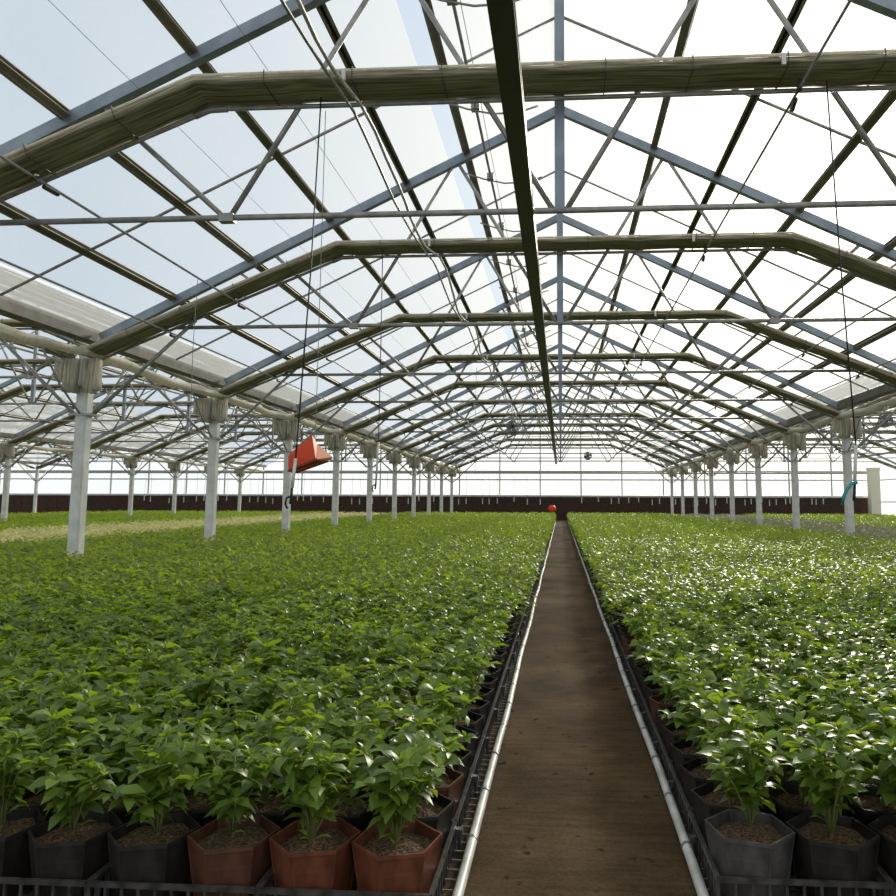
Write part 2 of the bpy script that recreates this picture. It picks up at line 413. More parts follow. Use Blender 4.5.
# posts with knee braces
def make_post():
    t = thing('support_post', '', 'post')
    b = MB(); w = .078; c = .018
    pr = [(-w, -w + c), (-w + c, -w), (w - c, -w), (w, -w + c), (w, w - c), (w - c, w), (-w + c, w), (-w, w - c)]
    vs = [(x, y, z) for z in (0, 3.22) for x, y in pr]
    b.add(vs, [(i, (i + 1) % 8, 8 + (i + 1) % 8, 8 + i) for i in range(8)] + [tuple(range(7, -1, -1)), tuple(range(8, 16))])
    b.build('shaft', M['white'], t)
    MB().box(-.16, .16, -.095, .095, 2.27, 2.30).build('bracket', M['galv'], t)
    for s in (-1, 1):
        MB().tube([(s * .12, 0, 2.285), (s * 1.49, 0, 3.56)], .026, 8).build('brace', M['galv'], t, True)
        MB().tube([(0, s * .08, 2.29), (0, s * .5, 2.6), (0, s * 1.0, 3.14)], .014, 6).build('side_brace', M['galv'], t, True)
    MB().box(-.13, .13, -.13, .13, 0, .02).build('base_plate', M['galv'], t)
    return t
post0 = make_post(); first = True
ROWS = [(-HALF, 1, 'the row beside the orange box'), (HALF, 3, 'the row sunward of the path'), (-HALF - SPAN, 5, 'the row beyond the pale plants'), (-HALF - 2 * SPAN, 9, 'the outermost row beyond the pale plants')]
for px, k0, ph in ROWS:
    for m, k in enumerate(range(k0, 11)):
        lab = f'white square steel post, {ordw(m)} from the camera in {ph}'
        if first: post0.location = (px, FY(k), 0); post0['label'] = lab; post0['group'] = 'white support posts'; first = False
        else: dup(post0, (px, FY(k), 0), lab)

# side curtains bundled under the gutters, with a gathered bunch at each post
def bunch_mesh():
    rnd = random.Random(5); b = MB()
    for q in range(11):
        x = -.30 + q * .056 + rnd.uniform(-.01, .01); w = rnd.uniform(.024, .036); d = rnd.uniform(.06, .10)
        zb = 2.60 + rnd.uniform(-.05, .05) + (.08 if q < 2 else 0); zt = 3.02
        ox = rnd.uniform(-.02, .02)
        n = 8; ring = [(w * math.cos(2 * PI * j / n), d * math.sin(2 * PI * j / n)) for j in range(n)]
        lv = [(zb, 1.15, ox), ((zb * 2 + zt) / 3, 1.0, ox * .6), ((zb + 2 * zt) / 3, .9, 0), (zt, .7, 0)]
        vs = [(x + o2 + a * k, -.14 + c * k, z) for z, k, o2 in lv for a, c in ring]
        fs = [(i * n + j, i * n + (j + 1) % n, (i + 1) * n + (j + 1) % n, (i + 1) * n + j) for i in range(3) for j in range(n)] + [tuple(range(n - 1, -1, -1))]
        b.add(vs, fs)
    return b.mesh('gathered_end', M['curtain'], True)
bunch = bunch_mesh()
CUR = [(-HALF, .20, 1, 'under the gutter of the row beside the orange box'), (HALF, -.20, 3, 'under the gutter on the sun side of the path'), (-HALF - SPAN, .20, 5, 'under the gutter beyond the pale plants')]
for cx, off, k0, ph in CUR:
    rnd = random.Random(int(abs(cx) * 10))
    t = thing('side_curtain', f'pale bundled side curtain running {ph}', 'curtain', (cx, 0, 0), 'bundled side curtains')
    ys = list(np.arange(Z0 - 1.5, YB - .6, .42)); n = 12
    rr = [[rnd.uniform(.62, 1.38) for _ in range(n)] for _ in ys]
    b = MB(); b.sweep([(off + rnd.uniform(-.02, .02), y, 3.06 + rnd.uniform(-.02, .02) - .05 * math.sin((y - Z0) / S * PI) ** 2) for y in ys],
                      [(.08 * math.cos(2 * PI * j / n), .062 * math.sin(2 * PI * j / n)) for j in range(n)], fn=lambda i, j, a, c: (a * rr[i][j], c * rr[i][j]))
    b.build('cloth_roll', M['curtain'], t, True)
    MB().tube([(-off, yA, 2.98), (-off, yB, 2.98)], .014, 6).build('drive_tube', M['white'], t, True)
    for k in range(k0, 11):
        o = link('gathered_end', bunch, t, (0, FY(k), 0))

# monorail
t = thing('overhead_rail', 'long dark overhead rail hung above the edge of the path', 'rail', (-.255, 0, 0))
MB().ibeam((0, -1, 3.345), (0, YB - 4, 3.345), .115, .10, .03).build('rail_beam', M['rail'], t)
for k in range(0, 11):
    MB().box(-.03, .03, FY(k) - .03, FY(k) + .03, 3.385, 3.50).build('hanger', M['galv'], t)

# screen drive pipes just below the screens
for x, z, lab in ((-4.28, 3.775, 'thin pipe under the shade screens, upper of two beside the orange box'), (-5.2, 3.38, 'thin pipe under the shade screens, lower of two, gutter beside the orange box'),
                  (1.845, 4.33, 'thin pipe under the flat middle of the shade screens, sunward of the ridge'),
                  (4.28, 3.775, 'thin pipe under the shade screens, upper of two, sunward slope'), (5.2, 3.38, 'thin pipe under the shade screens, lower of two, sunward slope')):
    t = thing('drive_pipe', lab, 'pipe', (x, 0, z), 'screen drive pipes')
    MB().tube([(0, yA, 0), (0, YB - 3, 0)], .0125, 6).build('pipe', M['galv'], t, True)
    for k in range(0, 11):
        b = MB().box(-.014, .014, FY(k) - .19, FY(k) - .13, -.02, .06).tube([(.0, FY(k) - .05, -.03), (.02, FY(k) + .1, -.035)], .022, 6)
        b.build('bearing', M['rail'], t)
# two sagging hoses
for q, (x, z, r, sagx, lab) in enumerate(((-1.66, 4.36, .013, .0, 'grey hose sagging between clips beneath the shade screens, the straighter of two'), (-1.58, 4.42, .016, .03, 'pale thick hose snaking beneath the shade screens, the wavier of two'))):
    rnd = random.Random(q); pts = []
    for y in np.arange(1.5, YB - 6, .38):
        ph = ((y - Z0) / S) % 1.0
        sg = math.sin(ph * PI)
        pts.append((x + sagx * math.sin(y * 1.9 + q) + rnd.uniform(-.006, .006), y, z - (.16 + .07 * q) * sg - .06))
    tag(MB().tube(pts, r, 6).build('overhead_hose', M['pipe'] if q else M['galv'], None, True), lab, 'hose', 'hoses under the screens')
# thin screen support wires
for j, x in enumerate((-5.0, -4.0, -3.4, -2.4, -.7, 2.6, 3.6, 4.7)):
    side = 'blue slope' if x < 0 else 'sun side slope'
    jj = j if x < 0 else j - 5
    tag(MB().tube([(x, yA, beam(x) + .17), (x, YB - .5, beam(x) + .17)], .0028, 4).build('support_wire', M['wire']), f'hair thin support wire over the screens, {ordw(jj)} up from the gutter, {side}', 'wire', 'screen support wires')

# ridge vent shaft with gear boxes and curved racks
t = thing('vent_drive', 'long vent shaft with gear boxes and curved racks beside the ridge', 'vent drive', (-.97, 0, 5.70))
MB().tube([(0, 3, 0), (0, YB - 2, 0)], .017, 6).build('shaft', M['galv'], t, True)
for k in range(0, 11):
    for q, fr in enumerate((.0, .5)):
        y = FY(k) + .55 + fr * S
        if y > YB - 3: continue
        MB().box(-.05, .05, y - .05, y + .05, -.04, .05).build('gear_box', M['galv'], t)
        if q == 0 or k < 5:
            MB().tube([(-.35, y - .02, .06), (-.1, y - .02, -.03), (.2, y - .02, -.10), (.5, y - .02, -.09), (.72, y - .02, -.02)], .011, 6).build('curved_rack', M['galv'], t, True)

# ------------------------------------------------------------------ hanging things
def lance(x, y, ztop, label, zt, zb, dx=0.0, lean=0.0, curl=True):
    t = thing('hanging_lance', label, 'watering lance', (x, y, 0), 'hanging watering lances')
    MB().tube([(dx, 0, ztop), (dx * .6 + .004, 0, (ztop + zt) / 2), (lean, 0, zt)], .006, 6).build('hose', M['black'], t, True)
    MB().tube([(lean, 0, zt), (lean - .02, 0, zb + .12)], .0125, 10).build('tube', M['pipe'], t, True)
    b = MB().tube([(lean - .02, 0, zb + .13), (lean - .024, 0, zb + .06), (lean - .03, 0, zb + .0)], .011, 8)
    if curl: b.tube([(-.024, 0, zb + .06), (-.06, 0, zb + .045), (-.068, 0, zb + .0), (-.05, 0, zb - .035)], .009, 8)
    b.build('grip', M['black'], t, True)
    return t
f0y = FY(0) - .2
lance(-2.01, f0y, 4.36, 'white watering lance on black hose hanging in front of the orange box', 1.474, 1.13, .11, .0)
lance(-2.31, FY(1) - .2, 4.36, 'white watering lance hanging alone behind the orange box under the second truss', 1.90, 1.30)
lc = lance(2.135, f0y, 4.36, 'white watering lance with a teal hose hanging on the sun side', 1.571, 1.17, -.1, 0, False)
MB().tube([(-.01, -.02, 1.30), (-.045, -.02, 1.295), (-.08, -.02, 1.255), (-.108, -.02, 1.20), (-.118, -.02, 1.14)], .013, 8).build('teal_hose', M['teal'], lc, True)['label'] = 'teal hose loop'
for j, (x, k) in enumerate(((-4.28, 8.4), (-4.28, 12.1), (-2.0, 17.6))):
    y = k
    tag(MB().tube([(x, y, 3.77 if x < -4 else 4.33), (x - .02, y, 2.9), (x, y, 1.75)], .004, 4).build('hanging_wire', M['wire'], None),
        ('thin wire hanging from the upper drive pipe near the first post', 'thin wire hanging from the upper drive pipe near the second post', 'thin wire hanging under the fourth truss beside the path bay')[j], 'wire')

# orange box: tapered, tilted, open below
f0 = FY(0) - .05
def onp(px, py, dy):   # place one of the box's corners (metres, in the box's own frame)
    return Vector((px, dy, py))
t = thing('orange_box', 'orange-red angular plastic box hanging tilted beside the second row of posts', 'box', (-1.97, f0 - .02, 1.39))
t['label'] = 'orange-red angular plastic box hanging tilted on a wire above the plants'
def corner(X, z, dy):
    k = (FY(0) + dy) / FY(0)
    return Vector((X * k + 1.97, dy + .07, (z - H) * k + H - 1.39))
A, A2 = corner(-1.955, 1.668, -.02), corner(-1.912, 1.60, .06)
Bv, B2 = corner(-2.142, 1.507, -.10), corner(-2.138, 1.388, -.12)
D, E_, F_, Cc = corner(-1.921, 1.476, -.13), corner(-1.787, 1.498, .03), corner(-1.822, 1.463, .05), corner(-2.071, 1.376, .07)
Bk = corner(-2.09, 1.53, .07)
b = MB()
b.add([Bv, B2, D, A], [(0, 1, 2, 3)], 0)                        # red front
b.add([A, D, F_, E_, A2], [(0, 1, 2, 3, 4)], 1)                 # end, sun glow painted pale
b.add([A, A2, Bk, Bv], [(0, 1, 2, 3)], 0)                       # top
b.add([A2, E_, F_, Cc, Bk], [(0, 1, 2, 3, 4)], 0)               # back
b.add([Bv, Bk, Cc, B2], [(0, 1, 2, 3)], 0)                      # left end
b.build('shell', [M['orange'], M['orange_sunlit']], t)
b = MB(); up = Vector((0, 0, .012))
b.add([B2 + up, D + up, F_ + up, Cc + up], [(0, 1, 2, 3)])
b.build('underside', M['orange_shade'], t)['label'] = 'red underside with painted shade'
b = MB()
for p, q in ((B2, D), (D, F_), (F_, Cc), (Cc, B2)): b.bar(p, q, .014, .014)
b.build('rim', M['orange_shade'], t)
b = MB(); b.tube([A + Vector((0, .04, -.02)), A + Vector((.01, .05, .06))], .006, 6); b.tube([A + Vector((.01, .05, .06)), (.06, .02, 2.94)], .003, 4)
b.build('hanging_wire', M['wire'], t)

# small red ball-like marker at the far end of the path
t = thing('red_float', 'small orange-red rounded float at the far end of the path', 'float', (-.44, YB - 8.5, 0))
import bmesh
def blob(name, r, sz, m, parent, loc):
    bm = bmesh.new(); bmesh.ops.create_uvsphere(bm, u_segments=20, v_segments=12, radius=r)
    for v in bm.verts:
        v.co.z *= sz * (1.1 if v.co.z > 0 else .85); v.co.x *= 1 + .08 * math.sin(4 * v.co.y / r)
    me = bpy.data.meshes.new(name); bm.to_mesh(me); bm.free(); me.materials.append(m)
    me.polygons.foreach_set('use_smooth', [True] * len(me.polygons))
    return link(name, me, parent, loc)
blob('shell', .2, .85, M['orange'], t, (0, 0, .78))
MB().tube([(0, 0, 0), (0, 0, .62)], .03, 8).build('stake', M['dark'], t, True)
MB().tube([(0, 0, .93), (.02, 0, 1.05), (0, 0, 1.1)], .02, 6).build('loop', M['dark'], t, True)

# circulation fans
def make_fan():
    t = thing('circulation_fan', '', 'fan'); R = .165
    b = MB()
    for yy in (-.07, .07):
        for rr in (R, R * .87, R * .74, R * .61, R * .48):
            b.tube([(rr * math.cos(a), yy * (1 if rr == R else 1.25), rr * math.sin(a)) for a in np.linspace(0, 2 * PI, 25)], .005 if rr < R else .009, 5)
        for q in range(12):
            a = q * PI / 6
            b.tube([(R * math.cos(a), yy, R * math.sin(a)), (.03 * math.cos(a), yy * 1.3, .03 * math.sin(a))], .004, 4)
    for q in range(8):
        a = q * PI / 4; b.tube([(R * math.cos(a), -.07, R * math.sin(a)), (R * math.cos(a), .07, R * math.sin(a))], .006, 4)
    b.build('guard', M['fan'], t)
    for q in range(4):
        a = q * PI / 2 + .4; ca, sa = math.cos(a), math.sin(a); b = MB()
        def P(r, w, y): return (r * ca - w * sa, y, r * sa + w * ca)
        b.add([P(.03, -.03, -.02), P(.165, -.07, -.03), P(.165, .06, .03), P(.03, .03, .02), P(.03, -.03, -.026), P(.165, -.07, -.036), P(.165, .06, .024), P(.03, .03, .014)],
              [(0, 1, 2, 3), (7, 6, 5, 4), (0, 4, 5, 1), (1, 5, 6, 2), (2, 6, 7, 3), (3, 7, 4, 0)])
        b.build('blade', M['fan'], t)
    MB().tube([(0, -.05, 0), (0, .13, 0)], .05, 12).build('motor', M['dark'], t, True)
    b = MB().tube([(-R, 0, 0), (-R, 0, .22), (R, 0, .22), (R, 0, 0)], .009, 6).tube([(0, 0, .22), (0, 0, .34)], .012, 6)
    b.build('bracket', M['galv'], t)
    return t
fan0 = make_fan(); fan0['group'] = 'round circulation fans'
fan0.location = (-1.34, FY(4) - .1, 3.24); fan0['label'] = 'round grey circulation fan hung over the wide bed, larger looking of two near the path'
dup(fan0, (1.17, FY(7) + .1, 3.12), 'small round grey fan hung far off on the sun side of the ridge post line')
dup(fan0, (8.8, FY(4) - .1, 3.36), 'round grey fan hung in the bay over the dull grey plants')

# white drop lances hanging in front of the brown pad
rnd = random.Random(11)
b = MB().tube([(0, 0, 0), (0, 0, .34)], .028, 6); tube_me = b.mesh('tube', M['white'])
b = MB().tube([(0, 0, .34), (.03, 0, 1.2), (.0, 0, 1.86)], .008, 4); hose_me = b.mesh('hose', M['wire'])
xx = -27.0
while xx < 16.5:
    if abs(xx - .05) > .8:
        t = thing('hanging_tube', 'short white drop tube on a thin hose in front of the brown cooling pad', 'watering lance', (xx, YB - 1.6 + rnd.uniform(-.4, .3), 1.05 + rnd.uniform(-.12, .1)), 'white drop tubes before the pad')
        link('tube', tube_me, t); link('hose', hose_me, t)
    xx += rnd.choice((.42, .5, .6, .8, 1.0))
tag(MB().tube([(-27.5, YB - 1.6, 2.92), (17, YB - 1.6, 2.92)], .03, 8).build('supply_pipe', M['galv'], None, True), 'grey supply pipe crossing the house above the drop tubes by the end wall', 'pipe')

# ------------------------------------------------------------------ plants
PX0, PITCH = 0.24, 0.24
rng = np.random.default_rng(4)
# leaf template: length along +x, 8 points
LT = np.array([(0, 0, -.02), (.28, .175, .075), (.28, 0, .035), (.28, -.175, .075), (.66, .20, .045), (.66, 0, .0), (.66, -.20, .045), (1.0, 0, -.20)], float)
LF = [(0, 2, 1), (0, 3, 2), (1, 2, 5, 4), (2, 3, 6, 5), (4, 5, 7), (5, 6, 7)]
LT2 = np.array([(0, 0, 0), (.55, .24, .07), (1.0, 0, -.14), (.55, -.24, .07)], float)
def place_leaves(T, pos, az, pitch, roll, size, wid):
    """T (m,3) -> (n,m,3)"""
    x = T[None, :, 0] * size[:, None]; y = T[None, :, 1] * (size * wid)[:, None]; z = T[None, :, 2] * size[:, None]
    cr, sr = np.cos(roll)[:, None], np.sin(roll)[:, None]; y, z = y * cr - z * sr, y * sr + z * cr
    cp, sp = np.cos(pitch)[:, None], np.sin(pitch)[:, None]; x, z = x * cp - z * sp, x * sp + z * cp
    ca, sa = np.cos(az)[:, None], np.sin(az)[:, None]; x, y = x * ca - y * sa, x * sa + y * ca
    return np.stack([x + pos[:, None, 0], y + pos[:, None, 1], z + pos[:, None, 2]], axis=2)
def mesh_np(name, V, faces_t, mats, smooth=True):
    """V (n,m,3), every copy with the faces of faces_t"""
    n, m, _ = V.shape
    ls, lt, vi = [], [], []
    one = [i for f in faces_t for i in f]; tot = [len(f) for f in faces_t]
    vi = (np.arange(n)[:, None] * m + np.array(one)[None, :]).ravel().astype(np.int32)
    lt = np.tile(np.array(tot, np.int32), n); ls = np.concatenate([[0], np.cumsum(lt)[:-1]]).astype(np.int32)
    me = bpy.data.meshes.new(name); me.vertices.add(n * m); me.vertices.foreach_set('co', V.astype(np.float32).ravel())
    me.loops.add(len(vi)); me.loops.foreach_set('vertex_index', vi)
    me.polygons.add(len(lt)); me.polygons.foreach_set('loop_start', ls); me.polygons.foreach_set('loop_total', lt)
    for q in mats: me.materials.append(q)
    me.polygons.foreach_set('use_smooth', np.full(len(lt), smooth))
    me.update(calc_edges=True); me.validate(); return me

def make_foliage(seed):
    r = np.random.default_rng(seed)
    P, AZ, PT, SZ = [], [], [], []
    stems = MB()
    ns = int(r.integers(10, 13))
    for s in range(ns):
        a = 2 * PI * s / ns + r.uniform(-.35, .35)
        rad = r.uniform(.03, .145) if s else .01; hh = r.uniform(.17, .285) - rad * .5
        base = np.array([0.006 * math.cos(a), 0.006 * math.sin(a), 0.0]); tip = np.array([rad * math.cos(a), rad * math.sin(a), hh])
        mid = (base + tip) / 2 + np.array([-.25 * rad * math.cos(a), -.25 * rad * math.sin(a), .02])
        def pt(u): return (1 - u) ** 2 * base + 2 * u * (1 - u) * mid + u * u * tip
        stems.tube([tuple(pt(u)) for u in (0, .35, .7, 1)], .0028, 5)
        for u in (.38, .52, .66, .8, .9):
            a0 = r.uniform(0, 2 * PI)
            for h in (0, PI):
                P.append(pt(u)); AZ.append(a0 + h + r.uniform(-.4, .4)); PT.append(r.uniform(-.45, .45)); SZ.append(r.uniform(.054, .086))
        a0 = r.uniform(0, 6.3)
        for q in range(5):
            P.append(pt(1.0)); AZ.append(a0 + q * 1.2566 + r.uniform(-.5, .5)); PT.append(r.uniform(-.15, .75)); SZ.append(r.uniform(.050, .082))
        for q in range(2):
            P.append(pt(1.0)); AZ.append(r.uniform(0, 6.3)); PT.append(r.uniform(.8, 1.2)); SZ.append(r.uniform(.028, .042))
    n = len(P)
    V = place_leaves(LT, np.array(P), np.array(AZ), np.array(PT), r.uniform(-.6, .6, n), np.array(SZ), r.uniform(.95, 1.25, n))
    me = mesh_np('foliage', V, LF, [M['leaf']])
    st = stems.mesh('branches', M['stem'], True)
    # a few young yellow-green leaves low on the stem
    k = 5
    Vy = place_leaves(LT, np.array([[r.uniform(-.012, .012), r.uniform(-.012, .012), r.uniform(.0, .05)] for _ in range(k)]), r.uniform(0, 6.3, k), r.uniform(.2, .9, k), np.zeros(k), r.uniform(.03, .06, k), np.full(k, .8))
    yo = mesh_np('young_shoot', Vy, LF, [M['leaf_young']])
    return me, st, yo
FOL = [make_foliage(s) for s in range(10)]
R = .129                                      # pot corner radius at the rim
def hexr(r, z, a0=0): return [(r * math.cos(a0 + PI / 3 * q), r * math.sin(a0 + PI / 3 * q), z) for q in range(6)]
def hex_rings(levels, cap0, cap1):
    vs = [p for r, z in levels for p in hexr(r, z)]; fs = []
    for i in range(len(levels) - 1):
        fs += [(i * 6 + q, i * 6 + (q + 1) % 6, (i + 1) * 6 + (q + 1) % 6, (i + 1) * 6 + q) for q in range(6)]
    if cap0: fs.append((5, 4, 3, 2, 1, 0))
    if cap1: fs.append(tuple((len(levels) - 1) * 6 + q for q in range(6)))
    return vs, fs
PH = .185
def pot_mesh(m):
    b = MB()
    b.add(*hex_rings([(R * .76, 0), (R * .965, PH - .012), (R, PH - .010), (R, PH), (R - .007, PH), (R - .011, PH - .06)], True, False))
    for q in range(6):            # raised corner seams
        a = PI / 3 * q
        b.tube([(R * .76 * math.cos(a), R * .76 * math.sin(a), .004), (R * .965 * math.cos(a), R * .965 * math.sin(a), PH - .012)], .0035, 5)
    return b.mesh('pot', M[m])
POT = {k: pot_mesh(k) for k in ('pot', 'pot_mid', 'pot_red', 'pot_grey')}
def soil_mesh(seed):
    r = random.Random(seed); b = MB(); zs = PH - .03
    vs = [(0, 0, zs + .012)]; n = 24
    rad = lambda a: (R - .0125) * math.cos(PI / 6) / math.cos(((a) % (PI / 3)) - PI / 6)
    for k in (.35, .7, 1.0):
        for j in range(n):
            a = 2 * PI * j / n; q = rad(a) * k
            vs.append((q * math.cos(a), q * math.sin(a), zs + (1 - k) * .01 + r.uniform(-.004, .004)))
    fs = [(0, 1 + j, 1 + (j + 1) % n) for j in range(n)]
    for i in range(2):
        for j in range(n):
            fs.append((1 + i * n + j, 1 + (i + 1) * n + j, 1 + (i + 1) * n + (j + 1) % n, 1 + i * n + (j + 1) % n))
    b.add(vs, fs); return b.mesh('soil', M['soil'], True)
SOIL = [soil_mesh(s) for s in range(4)]
MAIN = MB().tube([(0, 0, -.01), (.004, .002, .03), (-.003, .003, .07), (.004, 0, .12)], .0065, 7).mesh('stem', M['wood'], True)
POTZ = .014
def potted(x, y, label, potm, idx, group, rot, kidparts=True):
    rd = random.Random(idx)
    t = thing('potted_shrub', label, 'potted plant', (x, y, POTZ), group)
    p = link('pot', POT[potm], t); p.rotation_euler.z = rot
    s = link('soil', SOIL[idx % 4], p)
    f, st, yo = FOL[rd.randrange(len(FOL))]
    sc = rd.uniform(.88, 1.08); a = rd.uniform(0, 6.28); dx, dy = rd.uniform(-.012, .012), rd.uniform(-.012, .012)
    m = link('stem', MAIN, t, (dx, dy, PH - .02))
    for nm, d in (('foliage', f), ('branches', st)):
        o = link(nm, d, t, (dx, dy, PH - .005)); o.rotation_euler.z = a; o.scale = (sc, sc, sc * rd.uniform(.95, 1.08))
    if kidparts:
        o = link('young_shoot', yo, t, (dx, dy, PH - .022)); o.rotation_euler.z = a
    return t

# camera frame test, to choose which plants are in view
YAW, PIT, ROLL = 0.0674, 0.1026, 0.0038
FPX, PPX, PPY = 750.75, 510.1, 424.0
def project(X, Y, Zh):
    h = Zh - H
    x = X * np.cos(YAW) + Y * np.sin(YAW); z = -X * np.sin(YAW) + Y * np.cos(YAW)
    zc = z * np.cos(PIT) + h * np.sin(PIT); yc = h * np.cos(PIT) - z * np.sin(PIT)
    return PPX + FPX * x / zc, PPY - FPX * yc / zc, zc
LE, RE = -.348, .435                           # bed edges beside the path
LF0, RF0 = 2.11, 2.265                        # bed fronts
cells = []
for side in (-1, 1):
    for r in range(0, 60):
        for c in range(0, 60):
            X = (LE - PITCH * (c + .5)) if side < 0 else (RE + PITCH * (c + .5))
            Y = (LF0 if side < 0 else RF0) + PITCH * (r + .5)
            if (side < 0 and X < -9.1) or (side > 0 and X > 6.15): continue
            u, v, zc = project(X, Y, .35)
            if -35 < u < 931 and v < 925: cells.append((zc, side, r, c, X, Y))
cells.sort()
INDIV = set()
for i, (zc, side, r, c, X, Y) in enumerate(cells[:300]):
    INDIV.add((side, r, c))
    rd = random.Random(r * 100 + c + (side > 0) * 7000)
    bed = 'bed under the orange box' if side < 0 else 'bed on the sunny side'
    pm = 'pot'
    if side < 0 and r == 0: pm = ['pot_red', 'pot_red', 'pot_mid', 'pot', 'pot', 'pot'][min(c, 5)]
    elif side > 0 and r == 0: pm = 'pot_grey' if c == 0 else 'pot'
    elif rd.random() < .08: pm = 'pot_mid'
    word = {'pot_red': 'red-brown', 'pot_mid': 'brown', 'pot': 'dark', 'pot_grey': 'grey'}[pm]
    rowp = 'front row' if r == 0 else f'{ordw(r)} row back'
    colp = 'beside the path' if c == 0 else f'{ordw(c)} from the path'
    lab = f'shrub in {word} pot, {rowp}, {colp}, {bed}'
    base = PI / 12 if side < 0 else -PI / 12
    potted(X, Y, lab, pm, r * 61 + c + (0 if side < 0 else 5), 'individual potted shrubs of the ' + ('wide bed' if side < 0 else 'sun side bed'), base + rd.uniform(-.03, .03))

# trays: the front row of each bed and both path edges
def make_tray():
    t = thing('plant_tray', '', 'tray'); w, h = .236, .098
    b = MB()
    pts = [(-w, -w), (w, -w), (w, w), (-w, w)]
    for q in range(4):
        (x0, y0), (x1, y1) = pts[q], pts[(q + 1) % 4]
        b.bar((x0, y0, h), (x1, y1, h), .011, .013); b.bar((x0, y0, .012), (x1, y1, .012), .008, .01)
    b.build('rim', M['tray'], t)
    b = MB()
    for q in range(4):
        (x0, y0), (x1, y1) = pts[q], pts[(q + 1) % 4]
        for k in range(10):
            u = k / 10; x, y = x0 + (x1 - x0) * u, y0 + (y1 - y0) * u
            b.box(x - .004, x + .004, y - .004, y + .004, .0, h)
    b.build('grille', M['tray'], t)
    b = MB()
    for k in range(10):
        u = -w + 2 * w * k / 9
        b.box(u - .004, u + .004, -w, w, .004, .009); b.box(-w, w, u - .004, u + .004, .004, .009)
    b.build('base_grid', M['tray'], t)
    return t
tray0 = make_tray(); first = True
for side in (-1, 1):
    bed = 'bed under the orange box' if side < 0 else 'sunny side bed'
    for j in range(60):
        for i in range(5):
            if i and j: continue
            X = (LE - .48 * (i + .5)) if side < 0 else (RE + .48 * (i + .5))
            Y = (LF0 if side < 0 else RF0) + .48 * (j + .5)
            if side > 0 and i > 2: continue
            if j == 0:
                lab = f'slatted black tray, front row, {bed}, ' + ('at the path corner' if i == 0 else f'{ordw(i)} from the path')
            else:
                lab = f'slatted black tray, {ordw(j)} from the front, path edge, {bed}'
            if first: tray0.location = (X, Y, .001); tray0['label'] = lab; tray0['group'] = 'black plant trays'; first = False
            else: dup(tray0, (X, Y, .001), lab)

# white edge pipes with couplings and wire rungs
for side, px, te, lab in ((-1, -.295, LE, 'white segmented pipe along the wide bed edge of the path'), (1, .408, RE, 'white segmented pipe along the sun side edge of the path')):
    t = thing('edge_pipe', lab, 'pipe', (px, 0, .03), 'white pipes along the path')
    rnd = random.Random(side + 5)
    pts = [(.004 * math.sin(y * 2.1 + side) + rnd.uniform(-.002, .002), y, rnd.uniform(-.002, .002)) for y in np.arange(1.6, YB - 1.2, .3)]
    MB().tube(pts, .0165, 10).build('pipe', M['pipe'], t, True)
    b = MB(); y = 2.2
    while y < YB - 2:
        b.tube([(.004 * math.sin(y * 2.1 + side), y - .008, 0), (.004 * math.sin(y * 2.1 + side), y + .008, 0)], .0195, 10); y += .42
    b.build('coupling_rings', M['wire'], t)
    b = MB(); y = 2.0
    while y < 24:
        b.bar((side * .0, y, -.008), (te - px + side * .01, y, -.008), .004, .004); y += .062
    b.build('wire_rungs', M['wire'], t)
    e = te - px
    b = MB().box(min(e, e - side * .022), max(e, e - side * .022), -.012, .012, .035, .05).tube([(e - side * .011, 0, -.03), (e - side * .011, 0, .04)], .006, 5)
    peg = b.mesh('support_peg', M['tray']); y = 2.59
    while y < 26:
        link('support_peg', peg, t, (0, y, 0)); y += .48

